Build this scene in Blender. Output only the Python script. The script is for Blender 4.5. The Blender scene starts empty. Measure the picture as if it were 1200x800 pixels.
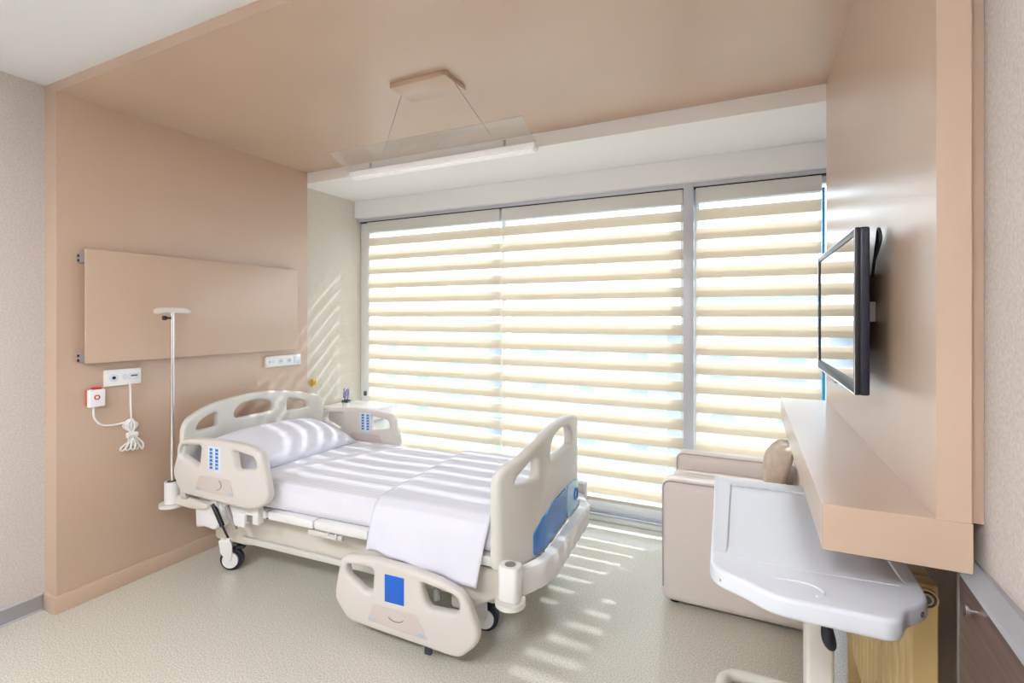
import bpy, bmesh, math, random
from mathutils import Vector, Matrix
from mathutils.geometry import tessellate_polygon
random.seed(7)
PI = math.pi
SC = bpy.context.scene
COL = SC.collection

# ------------------------------------------------------------------ camera
cam_d = bpy.data.cameras.new('camera')
cam_d.sensor_width = 36.0
cam_d.lens = 582.0 / 1200.0 * 36.0
cam_d.shift_y = -29.0 / 1200.0
cam_d.clip_start = 0.02
cam = bpy.data.objects.new('camera', cam_d)
cam.location = (0, 0, 1.5)
cam.rotation_euler = (PI / 2, 0, math.radians(25.5))
COL.objects.link(cam)
SC.camera = cam

# ------------------------------------------------------------------ world, sun, exposure
world = bpy.data.worlds.new('world')
SC.world = world
world.use_nodes = True
wbg = world.node_tree.nodes['Background']
wbg.inputs[0].default_value = (0.78, 0.90, 1.0, 1)
wbg.inputs[1].default_value = 4.4
sun_d = bpy.data.lights.new('sun', 'SUN')
sun_d.energy = 4.6
sun_d.color = (1.0, 0.98, 0.95)
sun_d.angle = math.radians(1.2)
sun = bpy.data.objects.new('sun', sun_d)
sun.rotation_euler = Vector((-0.38, -1.0, -0.96)).to_track_quat('-Z', 'Y').to_euler()
COL.objects.link(sun)
# portal: guides the sampling of the sky through the window opening, gives no light of its own
por_d = bpy.data.lights.new('window_portal', 'AREA')
por_d.shape = 'RECTANGLE'; por_d.size = 3.75; por_d.size_y = 2.4
por_d.cycles.is_portal = True
por = bpy.data.objects.new('window_portal', por_d)
por.location = (-1.4, 3.80, 1.2); por.rotation_euler = (-PI / 2, 0, 0)
COL.objects.link(por)
SC.view_settings.view_transform = 'Standard'
SC.view_settings.look = 'None'
SC.view_settings.exposure = 0.60
SC.view_settings.gamma = 1.0
SC.view_settings.use_curve_mapping = False
SC.cycles.use_denoising = True
SC.cycles.max_bounces = 12
SC.cycles.diffuse_bounces = 6
SC.cycles.transparent_max_bounces = 24
SC.cycles.sample_clamp_indirect = 6.0
SC.cycles.caustics_reflective = False
SC.cycles.caustics_refractive = False

# ------------------------------------------------------------------ materials
def lin(c):
    c = c / 255.0
    return c / 12.92 if c <= 0.04045 else ((c + 0.055) / 1.055) ** 2.4
def rgb(r, g, b): return (lin(r), lin(g), lin(b), 1.0)
M = {}
def pm(name, col, rough=0.5, metal=0.0, spec=0.5, **kw):
    m = bpy.data.materials.new(name); m.use_nodes = True
    b = m.node_tree.nodes['Principled BSDF']
    b.inputs['Base Color'].default_value = col
    b.inputs['Roughness'].default_value = rough
    b.inputs['Metallic'].default_value = metal
    b.inputs['Specular IOR Level'].default_value = spec
    for k, v in kw.items(): b.inputs[k.replace('_', ' ')].default_value = v
    M[name] = m
    return m, m.node_tree, b
def texco(nt, out='Object', scale=(1, 1, 1)):
    tc = nt.nodes.new('ShaderNodeTexCoord'); mp = nt.nodes.new('ShaderNodeMapping')
    mp.inputs['Scale'].default_value = scale
    nt.links.new(tc.outputs[out], mp.inputs['Vector'])
    return mp.outputs[0]
def noise(nt, vec, scale, detail=2.0, rough=0.5):
    n = nt.nodes.new('ShaderNodeTexNoise')
    n.inputs['Scale'].default_value = scale; n.inputs['Detail'].default_value = detail
    n.inputs['Roughness'].default_value = rough
    nt.links.new(vec, n.inputs['Vector'])
    return n.outputs['Fac']
def ramp(nt, fac, stops):
    r = nt.nodes.new('ShaderNodeValToRGB'); e = r.color_ramp.elements
    e[0].position, e[0].color = stops[0]; e[1].position, e[1].color = stops[-1]
    for p, c in stops[1:-1]:
        x = e.new(p); x.color = c
    nt.links.new(fac, r.inputs[0])
    return r.outputs[0]
def bump(nt, b, h, strength, dist=0.001):
    n = nt.nodes.new('ShaderNodeBump'); n.inputs['Strength'].default_value = strength
    n.inputs['Distance'].default_value = dist
    nt.links.new(h, n.inputs['Height']); nt.links.new(n.outputs[0], b.inputs['Normal'])

# beige laminate of the portal around the bed bay
_, nt, b = pm('laminate', rgb(199, 173, 152), 0.30, spec=0.6, Coat_Weight=0.3, Coat_Roughness=0.28)
v = texco(nt)
nt.links.new(ramp(nt, noise(nt, v, 1.5, 3), [(0.3, rgb(196, 170, 149)), (0.7, rgb(202, 176, 155))]), b.inputs['Base Color'])
bump(nt, b, noise(nt, v, 900, 2), 0.06, 0.0005)
# grainy wallpaper
_, nt, b = pm('wallpaper', rgb(214, 207, 200), 0.75, spec=0.25)
v = texco(nt)
nt.links.new(ramp(nt, noise(nt, v, 120, 3, 0.6), [(0.35, rgb(197, 189, 185)), (0.65, rgb(212, 205, 201))]), b.inputs['Base Color'])
bump(nt, b, noise(nt, v, 160, 3, 0.65), 0.55, 0.003)
_, nt, b = pm('wallpaper_cream', rgb(204, 198, 187), 0.75, spec=0.25)
v = texco(nt)
nt.links.new(ramp(nt, noise(nt, v, 120, 3, 0.6), [(0.35, rgb(212, 206, 194)), (0.65, rgb(223, 217, 206))]), b.inputs['Base Color'])
bump(nt, b, noise(nt, v, 160, 3, 0.65), 0.3, 0.002)
# speckled vinyl floor
_, nt, b = pm('vinyl', rgb(200, 196, 184), 0.24, spec=0.45)
v = texco(nt)
f1 = ramp(nt, noise(nt, v, 170, 2, 0.7), [(0.32, rgb(170, 166, 154)), (0.5, rgb(207, 204, 192)), (0.68, rgb(230, 227, 216))])
nt.links.new(f1, b.inputs['Base Color'])
bump(nt, b, noise(nt, v, 250, 1), 0.05, 0.0006)
pm('ceiling_white', rgb(236, 238, 241), 0.7, spec=0.2)
pm('soffit_white', rgb(246, 247, 249), 0.6, spec=0.3)
pm('aluminium', rgb(204, 207, 216), 0.38, metal=0.2)
pm('grey_strip', rgb(168, 168, 174), 0.4, metal=0.4)
pm('frame_white', rgb(236, 238, 240), 0.4)
pm('chrome', rgb(225, 225, 228), 0.12, metal=1.0)
pm('bed_plastic', rgb(217, 215, 209), 0.38)
pm('bed_plastic_warm', rgb(212, 207, 202), 0.38)
pm('bed_grey_panel', rgb(203, 191, 187), 0.42)
pm('bed_white', rgb(232, 231, 232), 0.36)
pm('bed_cream', rgb(215, 210, 200), 0.45)
pm('bed_dark', rgb(62, 60, 62), 0.5)
pm('label_white', rgb(214, 226, 238), 0.4)
pm('icon_blue', rgb(38, 118, 196), 0.4)
pm('blue_panel', rgb(8, 96, 205), 0.35)
pm('accent_blue', rgb(62, 130, 205), 0.25)
pm('accent_light', rgb(140, 190, 228), 0.2)
pm('film_blue', rgb(90, 175, 235), 0.4)
pm('badge_grey', rgb(178, 190, 204), 0.4)
pm('rubber', rgb(40, 44, 56), 0.6)
pm('black', rgb(22, 22, 26), 0.4)
pm('navy_black', rgb(30, 32, 50), 0.35)
pm('screen', rgb(10, 11, 14), 0.04, spec=0.9, Coat_Weight=1.0, Coat_Roughness=0.02)
pm('white_plastic', rgb(240, 240, 242), 0.3)
pm('table_white', rgb(216, 220, 229), 0.28, spec=0.5)
pm('table_cream', rgb(230, 228, 222), 0.4)
pm('red', rgb(205, 45, 45), 0.4)
pm('yellow', rgb(250, 205, 20), 0.4)
pm('brass_dark', rgb(120, 90, 20), 0.4)
pm('gunmetal', rgb(90, 92, 98), 0.4, metal=0.6)
pm('steel_grey', rgb(170, 168, 168), 0.35, metal=0.7)
_, nt, b = pm('leather', rgb(227, 218, 213), 0.42, spec=0.5)
v = texco(nt); bump(nt, b, noise(nt, v, 220, 3), 0.18, 0.001)
pm('cassette_white', rgb(220, 219, 214), 0.45)
pm('piping', rgb(178, 168, 170), 0.5)
_, nt, b = pm('cushion_fabric', rgb(196, 178, 156), 0.85)
v = texco(nt)
nt.links.new(ramp(nt, noise(nt, v, 14, 3), [(0.35, rgb(192, 172, 154)), (0.65, rgb(214, 198, 182))]), b.inputs['Base Color'])
pm('radiator_paint', rgb(214, 186, 128), 0.35, spec=0.5)
pm('lavender', rgb(150, 140, 205), 0.7)
pm('leaf_green', rgb(58, 92, 58), 0.6)
# satin-striped bed linen: fine woven stripes along the length
_, nt, b = pm('linen', rgb(226, 227, 237), 0.75, spec=0.2)
v = texco(nt)
wv = nt.nodes.new('ShaderNodeTexWave'); wv.bands_direction = 'Y'; wv.inputs['Scale'].default_value = 11.0
nt.links.new(v, wv.inputs['Vector'])
nt.links.new(ramp(nt, wv.outputs['Fac'], [(0.35, rgb(221, 222, 233)), (0.65, rgb(230, 231, 239))]), b.inputs['Base Color'])
bump(nt, b, noise(nt, v, 7, 3), 0.2, 0.01)
_, nt, b = pm('linen_plain', rgb(224, 225, 237), 0.8, spec=0.2)
v = texco(nt); bump(nt, b, noise(nt, v, 9, 3), 0.15, 0.008)
# dark wood wainscot
_, nt, b = pm('dark_wood', rgb(92, 70, 66), 0.4)
v = texco(nt, scale=(30, 1.2, 30))
nt.links.new(ramp(nt, noise(nt, v, 2.0, 5, 0.6), [(0.3, rgb(70, 52, 50)), (0.5, rgb(94, 72, 68)), (0.7, rgb(116, 88, 80))]), b.inputs['Base Color'])
pm('grey_brown', rgb(196, 182, 172), 0.4)
# blind fabrics
def fabric(name, col, transl, transp):
    m = bpy.data.materials.new(name); m.use_nodes = True; nt = m.node_tree
    nt.nodes.clear()
    out = nt.nodes.new('ShaderNodeOutputMaterial')
    d = nt.nodes.new('ShaderNodeBsdfDiffuse'); d.inputs[0].default_value = col
    t = nt.nodes.new('ShaderNodeBsdfTranslucent'); t.inputs[0].default_value = col
    mx = nt.nodes.new('ShaderNodeMixShader'); mx.inputs[0].default_value = transl
    nt.links.new(d.outputs[0], mx.inputs[1]); nt.links.new(t.outputs[0], mx.inputs[2])
    last = mx
    if transp > 0:
        p = nt.nodes.new('ShaderNodeBsdfTransparent')
        m2 = nt.nodes.new('ShaderNodeMixShader'); m2.inputs[0].default_value = transp
        nt.links.new(mx.outputs[0], m2.inputs[1]); nt.links.new(p.outputs[0], m2.inputs[2]); last = m2
    nt.links.new(last.outputs[0], out.inputs[0])
    M[name] = m
fabric('blind_beige', rgb(240, 233, 221), 0.55, 0.0)
fabric('blind_sheer', rgb(245, 247, 248), 0.6, 0.83)
# clear glass: sees through, with a faint mirror
def glass(name, tint, refl):
    m = bpy.data.materials.new(name); m.use_nodes = True; nt = m.node_tree
    nt.nodes.clear()
    out = nt.nodes.new('ShaderNodeOutputMaterial')
    p = nt.nodes.new('ShaderNodeBsdfTransparent'); p.inputs[0].default_value = tint
    g = nt.nodes.new('ShaderNodeBsdfGlossy'); g.inputs['Roughness'].default_value = 0.03
    mx = nt.nodes.new('ShaderNodeMixShader'); mx.inputs[0].default_value = refl
    nt.links.new(p.outputs[0], mx.inputs[1]); nt.links.new(g.outputs[0], mx.inputs[2])
    nt.links.new(mx.outputs[0], out.inputs[0]); M[name] = m
glass('window_glass', (0.95, 0.98, 1.0, 1), 0.05)
glass('lamp_glass', (0.97, 0.98, 0.98, 1), 0.12)
fabric('lamp_frost', (0.9, 0.92, 0.92, 1), 0.5, 0.86)
glass('lamp_glass_edge', (0.8, 0.9, 0.88, 1), 0.3)
def emit(name, col, s):
    m = bpy.data.materials.new(name); m.use_nodes = True
    b = m.node_tree.nodes['Principled BSDF']
    b.inputs['Base Color'].default_value = col
    b.inputs['Emission Color'].default_value = col; b.inputs['Emission Strength'].default_value = s
    M[name] = m
emit('tube_glow', (1, 0.99, 0.98, 1), 0.08)
emit('panel_glow', (0.93, 0.965, 1.0, 1), 42.0)
pm('house_pale', rgb(128, 142, 150), 0.8)
pm('house_roof', rgb(112, 116, 126), 0.8)
pm('house_window', rgb(70, 84, 98), 0.3)
pm('ground_pale', rgb(110, 122, 124), 0.9)
pm('hill_green', rgb(150, 168, 158), 0.9)

# ------------------------------------------------------------------ object helpers
def smooth(me, ang=35):
    me.polygons.foreach_set('use_smooth', [True] * len(me.polygons))
    try: me.set_sharp_from_angle(angle=math.radians(ang))
    except Exception: pass
def obj(name, bm, mat, parent=None, ang=35):
    me = bpy.data.meshes.new(name)
    bmesh.ops.recalc_face_normals(bm, faces=bm.faces[:])
    bm.to_mesh(me); bm.free()
    mats = mat if isinstance(mat, (list, tuple)) else [mat]
    for m in mats: me.materials.append(M[m])
    smooth(me, ang)
    o = bpy.data.objects.new(name, me); COL.objects.link(o)
    if parent is not None: o.parent = parent
    return o
def share(name, src, parent=None, loc=(0, 0, 0), rot=(0, 0, 0), scale=(1, 1, 1)):
    o = bpy.data.objects.new(name, src.data); COL.objects.link(o)
    o.location = loc; o.rotation_euler = rot; o.scale = scale
    if parent is not None: o.parent = parent
    return o
def tag(o, label, cat, group=None, kind=None):
    o['label'] = label; o['category'] = cat
    if group: o['group'] = group
    if kind: o['kind'] = kind
    return o
def thing(name, label, cat, loc=(0, 0, 0), rotz=0.0, group=None, kind=None):
    o = bpy.data.objects.new(name, None); COL.objects.link(o)
    o.location = loc; o.rotation_euler = (0, 0, rotz); o.empty_display_size = 0.1
    return tag(o, label, cat, group, kind)
def add_box(bm, x0, x1, y0, y1, z0, z1, bev=0.0, seg=2):
    r = bmesh.ops.create_cube(bm, size=1.0)
    vs = r['verts']
    bmesh.ops.transform(bm, matrix=Matrix.Translation(((x0 + x1) / 2, (y0 + y1) / 2, (z0 + z1) / 2)) @ Matrix.Diagonal((abs(x1 - x0), abs(y1 - y0), abs(z1 - z0), 1)), verts=vs)
    if bev > 0:
        es = list({e for v_ in vs for e in v_.link_edges})
        bmesh.ops.bevel(bm, geom=es, offset=bev, segments=seg, profile=0.5, affect='EDGES')
def box(x0, x1, y0, y1, z0, z1, bev=0.0, seg=2):
    bm = bmesh.new(); add_box(bm, x0, x1, y0, y1, z0, z1, bev, seg); return bm
def add_cyl(bm, p0, p1, r0, r1=None, n=20):
    r1 = r0 if r1 is None else r1
    p0, p1 = Vector(p0), Vector(p1); d = p1 - p0
    mt = Matrix.Translation((p0 + p1) / 2) @ d.to_track_quat('Z', 'Y').to_matrix().to_4x4()
    bmesh.ops.create_cone(bm, cap_ends=True, segments=n, radius1=r0, radius2=r1, depth=d.length, matrix=mt)
def cyl(p0, p1, r0, r1=None, n=20):
    bm = bmesh.new(); add_cyl(bm, p0, p1, r0, r1, n); return bm
def add_tube(bm, pts, r, n=10, closed=False):
    pts = [Vector(p) for p in pts]; N = len(pts); rings = []; up = None
    for i, p in enumerate(pts):
        a = pts[(i - 1) % N] if (closed or i > 0) else p
        c = pts[(i + 1) % N] if (closed or i < N - 1) else p
        t = (c - a).normalized()
        if up is None:
            up = Vector((0, 0, 1)) if abs(t.z) < 0.9 else Vector((1, 0, 0))
        u = (up - t * up.dot(t)).normalized(); w = t.cross(u); up = u
        rings.append([bm.verts.new(p + (u * math.cos(2 * PI * k / n) + w * math.sin(2 * PI * k / n)) * r) for k in range(n)])
    for i in range(N if closed else N - 1):
        A, B = rings[i], rings[(i + 1) % N]
        for k in range(n): bm.faces.new((A[k], A[(k + 1) % n], B[(k + 1) % n], B[k]))
    if not closed:
        bm.faces.new(rings[0][::-1]); bm.faces.new(rings[-1])
def tube(pts, r, n=10, closed=False):
    bm = bmesh.new(); add_tube(bm, pts, r, n, closed); return bm
def spline(pts, n=8):
    P = [Vector(p) for p in pts]; out = []
    for i in range(len(P) - 1):
        a = P[max(i - 1, 0)]; b_ = P[i]; c = P[i + 1]; d = P[min(i + 2, len(P) - 1)]
        for k in range(n):
            t = k / n
            out.append(0.5 * ((2 * b_) + (c - a) * t + (2 * a - 5 * b_ + 4 * c - d) * t * t + (3 * b_ - a - 3 * c + d) * t ** 3))
    out.append(P[-1]); return out
def area2(p): return sum(p[i][0] * p[(i + 1) % len(p)][1] - p[(i + 1) % len(p)][0] * p[i][1] for i in range(len(p)))
def round_poly(pts, r, n=4):
    out = []; N = len(pts)
    for i in range(N):
        a, p, c = Vector(pts[i - 1]), Vector(pts[i]), Vector(pts[(i + 1) % N])
        da, dc = a - p, c - p
        rr = min(r, da.length * 0.48, dc.length * 0.48)
        A = p + da.normalized() * rr; C_ = p + dc.normalized() * rr
        for k in range(n + 1):
            t = k / n; out.append(tuple(A * (1 - t) ** 2 + p * 2 * t * (1 - t) + C_ * t * t))
    return out
def offset_loop(p, d):           # positive d moves to the left of the walking direction
    N = len(p); out = []
    for i in range(N):
        a, b_, c = Vector(p[i - 1]), Vector(p[i]), Vector(p[(i + 1) % N])
        e1 = (b_ - a); e2 = (c - b_)
        if e1.length < 1e-9: e1 = e2
        if e2.length < 1e-9: e2 = e1
        e1 = e1.normalized(); e2 = e2.normalized()
        n1 = Vector((-e1.y, e1.x)); n2 = Vector((-e2.y, e2.x)); nn = (n1 + n2)
        nn = nn.normalized() if nn.length > 1e-6 else n1
        k = max(0.4, nn.dot(n1))
        out.append(b_ + nn * (d / k))
    return out
def plate(outer, holes, th, bev, seg=3):
    """rounded-edge plate in the XZ plane (2D x -> X, 2D y -> Z), thickness along Y centred on 0"""
    bm = bmesh.new()
    if area2(outer) < 0: outer = outer[::-1]
    loops = [outer] + [h if area2(h) < 0 else h[::-1] for h in holes]
    front, back = [], []
    for lp in loops:
        rings = []
        prof = [(bev * (1 - math.sin(PI / 2 * k / seg)), th / 2 - bev * (1 - math.cos(PI / 2 * k / seg))) for k in range(seg + 1)]
        prof = prof + [(d, -y) for d, y in prof[::-1]]
        for d, y in prof:
            rings.append([bm.verts.new((q.x, y, q.y)) for q in offset_loop(lp, d)])
        for i in range(len(rings) - 1):
            A, B = rings[i], rings[i + 1]
            for k in range(len(A)):
                bm.faces.new((A[k], A[(k + 1) % len(A)], B[(k + 1) % len(A)], B[k]))
        front.append(rings[0]); back.append(rings[-1])
    for cap in (front, back):
        flat = [v_ for r in cap for v_ in r]
        tris = tessellate_polygon([[(v_.co.x, v_.co.z, 0) for v_ in r] for r in cap])
        for t in tris:
            try: bm.faces.new([flat[i] for i in t])
            except ValueError: pass
    return bm
def cut(bm, axis, vals):
    n = [0, 0, 0]; n[axis] = 1
    for v_ in vals:
        co = [0, 0, 0]; co[axis] = v_
        bmesh.ops.bisect_plane(bm, geom=bm.verts[:] + bm.edges[:] + bm.faces[:], plane_co=co, plane_no=n)
def grid(fn, nu, nv):
    bm = bmesh.new()
    V = [[bm.verts.new(fn(i / nu, j / nv)) for j in range(nv + 1)] for i in range(nu + 1)]
    for i in range(nu):
        for j in range(nv):
            bm.faces.new((V[i][j], V[i + 1][j], V[i + 1][j + 1], V[i][j + 1]))
    return bm
def extrude_poly(pts, z0, z1, bev=0.0, seg=2):      # XY outline extruded in Z
    bm = plate(pts, [], z1 - z0, bev if bev > 0 else 0.0005, seg)
    bmesh.ops.transform(bm, matrix=Matrix.Translation((0, 0, (z0 + z1) / 2)) @ Matrix.Rotation(PI / 2, 4, 'X') @ Matrix.Scale(1, 4), verts=bm.verts)
    # plate: (x, y, z)->(x, -z, y); mirror back so that 2D y -> +Y
    bmesh.ops.transform(bm, matrix=Matrix.Scale(-1, 4, (0, 1, 0)), verts=bm.verts)
    return bm

# ================================================================== THE ROOM
XL, XR = -3.275, 0.424          # plain left / right walls
PL, PR = -3.16, 0.342           # beige panel faces
YF, YE, YW = 1.275, 2.855, 3.62 # portal front, portal end, window plane
ZC, ZP = 2.69, 2.64             # white ceiling, beige ceiling
YB = -2.4                       # wall behind the camera
def struct(name, bm, m, label, cat, ang=35):
    return tag(obj(name, bm, m, None, ang), label, cat, kind='structure')
struct('floor', box(XL - .1, 0.7, YB, YW + 0.16, -0.1, 0), 'vinyl', 'speckled grey-green vinyl floor', 'floor')
struct('ceiling', box(XL - .1, 0.7, YB, YE + 1.0, ZC, ZC + 0.1), 'ceiling_white', 'plain white ceiling of the room', 'ceiling')
struct('wall_left', box(XL - .12, XL, YB, YW + 0.16, 0, ZC), 'wallpaper', 'grainy pale grey wallpapered wall on the left', 'wall')
struct('wall_right', box(XR, XR + .12, YB, 1.36, 0, ZC), 'wallpaper', 'grainy pale grey wallpapered wall on the right', 'wall')
struct('wall_niche', box(0.53, 0.65, 1.36, YW + 0.16, 0, ZC), 'grey_brown', 'grey-brown wall in the radiator niche under the shelf', 'wall')
struct('wall_back', box(XL - .1, 0.6, YB - .12, YB, 0, ZC), 'wallpaper', 'wallpapered wall behind the viewer', 'wall')
# beige portal
struct('trim_1', box(XL, PL, YF, YE, 0.085, ZP), 'laminate', 'beige laminate wall panel behind the bed head', 'wall panel')
struct('trim_2', box(XL, XR - .012, YF, YE, ZP, ZC), 'laminate', 'beige laminate ceiling panel over the bed', 'ceiling panel')
struct('trim_3', box(PR, 0.397, YF, YE, 1.0915, ZP), 'laminate', 'beige laminate wall panel carrying the television', 'wall panel')
struct('trim_4', box(0.3975, XR - .0005, 1.30, 1.36, 1.085, ZP), 'laminate', 'narrow beige edge strip beside the right wall', 'edge strip')
struct('baseboard_left', box(XL, PL + .014, YF - .012, YE, 0, 0.086, 0.001), 'laminate', 'beige skirting under the bed-head panel', 'skirting')
bb = thing('baseboard_front', 'grey metallic skirting along the left wallpapered wall', 'skirting', (0, 0, 0), kind='structure')
obj('skirting_board', box(XL, XL + .012, YB, YF - .013, 0.008, 0.078), 'grey_strip', bb)
obj('cap_rail', box(XL, XL + .018, YB, YF - .013, 0.078, 0.086, 0.002), 'aluminium', bb)
obj('foot_rail', box(XL, XL + .018, YB, YF - .013, 0.0, 0.008, 0.002), 'aluminium', bb)
# cream reveal between portal and window
struct('wall_reveal', box(XL, XL + .006, YE, YW, 0, 2.56), 'wallpaper_cream', 'cream wallpapered reveal beside the window', 'wall')
# white soffit and beam over the window
struct('trim_5', box(XL, 0.53, YE, 3.49, 2.555, ZP + .03), 'soffit_white', 'white dropped soffit in front of the window', 'soffit')
struct('trim_6', box(XL + .0062, 0.53, 3.49, YW + .16, 2.40, ZP + .03, 0.004), 'soffit_white', 'white boxed beam above the blinds', 'beam')
# wainscot on the right wall with aluminium edge and sloped cap
wz = thing('trim_7', 'dark wood wainscot board on the right wall below the grey cap strip', 'wainscot', (0, 0, 0), kind='structure')
def wedge(x0, x1, y0, y1, z0, z1, xw):      # board whose face runs from x0 at y0 to x1 at y1
    bm = bmesh.new()
    vs = [bm.verts.new(p) for p in ((x0, y0, z0), (x1, y1, z0), (xw, y1, z0), (xw, y0, z0), (x0, y0, z1), (x1, y1, z1), (xw, y1, z1), (xw, y0, z1))]
    for f in ((0, 1, 2, 3), (4, 5, 6, 7), (0, 1, 5, 4), (1, 2, 6, 5), (2, 3, 7, 6), (3, 0, 4, 7)): bm.faces.new([vs[i] for i in f])
    return bm
obj('wood_board', wedge(0.403, 0.352, 1.357, 0.3, 0.10, 0.955, XR), 'dark_wood', wz)
obj('edge_profile', box(0.400, XR, 1.357, 1.362, 0.0, 0.956), 'steel_grey', wz)
bm = bmesh.new()
A = [(0.4025, 1.357, 0.955), (0.3515, 0.3, 0.955), (XR, 0.3, 0.955), (XR, 1.357, 0.955), (XR - .003, 1.357, 0.995), (0.375, 0.3, 0.995), (XR, 0.3, 0.995), (XR, 1.357, 0.995)]
vs = [bm.verts.new(p) for p in A]
for f in ((0, 1, 2, 3), (4, 5, 6, 7), (0, 1, 5, 4), (1, 2, 6, 5), (2, 3, 7, 6), (3, 0, 4, 7)): bm.faces.new([vs[i] for i in f])
obj('cap_strip', bm, 'grey_strip', wz)
bm = cyl((0.400, 1.262, 0.925), (0.386, 1.262, 0.925), 0.0045, n=16); add_cyl(bm, (0.386, 1.262, 0.925), (0.381, 1.262, 0.925), 0.011, n=20)
tag(obj('wall_hook', bm, 'chrome'), 'small chrome knob on the dark wood board', 'knob')

# ------------------------------------------------------------------ windows
def window(name, label, x0, x1, mids):
    w = thing(name, label, 'window', ((x0 + x1) / 2, YW, 0), kind='structure')
    ox, oy = -(x0 + x1) / 2, -YW
    def part(n, a, b_, c, d, e, f, m, bev=.003):
        return obj(n, box(a + ox, b_ + ox, c + oy, d + oy, e, f, bev), m, w)
    part('jamb', x0, x0 + (.102 if x0 < -3 else .03), YW - (.045 if x0 < -3 else 0), YW + .09, 0.06, 2.40, 'frame_white')
    part('jamb', x1 - .03, x1, YW, YW + .09, 0.06, 2.40, 'frame_white')
    part('head_rail', x0 + .06, x1 - .06, YW, YW + .09, 2.33, 2.40, 'frame_white')
    part('bottom_rail', x0 + .06, x1 - .06, YW, YW + .09, 0.06, 0.13, 'frame_white')
    xs = [x0 + .03] + mids + [x1 - .03]
    for m_ in mids: part('mullion', m_ - .022, m_ + .022, YW, YW + .09, 0.13, 2.33, 'frame_white')
    for a, b_ in zip(xs[:-1], xs[1:]):
        part('pane', a + .02, b_ - .02, YW + .04, YW + .046, 0.12, 2.34, 'window_glass', 0)
    return w
window('window_1', 'wide white-framed window behind the two left blinds', XL + .008, -.40, [-1.80])
w2 = window('window_2', 'white-framed window behind the narrow right blind', -.335, 0.528, [])
obj('blue_film', box(.408 - .0965, .424 - .0965, 3.590 - YW, 3.6185 - YW, .10, 2.30), 'film_blue', w2)
struct('trim_8', box(-.40, -.335, 3.53, YW + .09, 0.06, 2.40, .003), 'aluminium', 'grey aluminium post between the blinds', 'post')
sill = thing('trim_9', 'low white threshold with metal tracks below the window', 'threshold', kind='structure')
obj('threshold', box(XL + .008, 0.528, 3.57, YW + .09, 0.0, 0.035, .004), 'frame_white', sill)
obj('track', box(XL + .008, 0.528, 3.575, 3.59, 0.035, 0.05, .002), 'aluminium', sill)
obj('track', box(XL + .008, 0.528, YW - .012, YW + .012, 0.035, 0.06, .002), 'aluminium', sill)
rail = thing('trim_10', 'slim metal rail under the white beam above the blinds', 'rail', kind='structure')
obj('rail_bar', box(XL + .008, 0.528, 3.535, 3.60, 2.372, 2.3995, .002), 'aluminium', rail)
obj('shadow_gap', box(XL + .03, 0.528, 3.545, 3.59, 2.364, 2.372), 'black', rail)
bm = box(XL + .055, XL + .08, 3.556, 3.5745, 0.77, 0.81, .004)
tag(obj('window_latch', bm, 'gunmetal'), 'small grey catch low on the left window jamb', 'catch')

# zebra roller blinds
PER, OPQ = 0.1295, 0.074
Z0 = 2.186
def blind(x0, x1, label):
    t = thing('zebra_blind', label, 'blind', ((x0 + x1) / 2, 3.56, 0), group='zebra blinds across the window')
    w = x1 - x0
    obj('cassette', box(-w / 2, w / 2, -.022, .042, 2.268, 2.363, .004), 'cassette_white', t)
    first = None
    n = 16
    for k in range(n):
        z = Z0 - k * PER
        for y in (0.0, 0.034):
            if first is None:
                first = obj('fabric_stripe', box(-w / 2, w / 2, -.0006, .0006, -OPQ / 2, OPQ / 2), 'blind_beige', t)
                first.location = (0, y, z)
            else:
                share('fabric_stripe', first, t, (0, y, z))
    zb = Z0 - n * PER + .05
    for y in (0.0, 0.034):
        bm = bmesh.new()
        for k in range(-1, n):           # sheer bands between the opaque stripes
            a = Z0 - k * PER - OPQ / 2; b_ = max(a - (PER - OPQ), zb + .012)
            if k == -1: a = min(a, 2.268)
            vs = [bm.verts.new(p) for p in ((-w / 2, 0, a), (w / 2, 0, a), (w / 2, 0, b_), (-w / 2, 0, b_))]
            bm.faces.new(vs)
        o = obj('sheer_fabric', bm, 'blind_sheer', t); o.location = (0, y, 0)
    obj('bottom_bar', box(-w / 2, w / 2, -.008, .042, zb - .012, zb + .013, .005), 'bed_cream', t)
    return t
blind(-3.164, -1.800, 'cream striped zebra blind nearest the bed head, leftmost of three')
blind(-1.782, -.404, 'wide cream striped zebra blind in the middle, left of the grey post')
blind(-.322, 0.402, 'narrow cream striped zebra blind right of the grey post')

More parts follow.
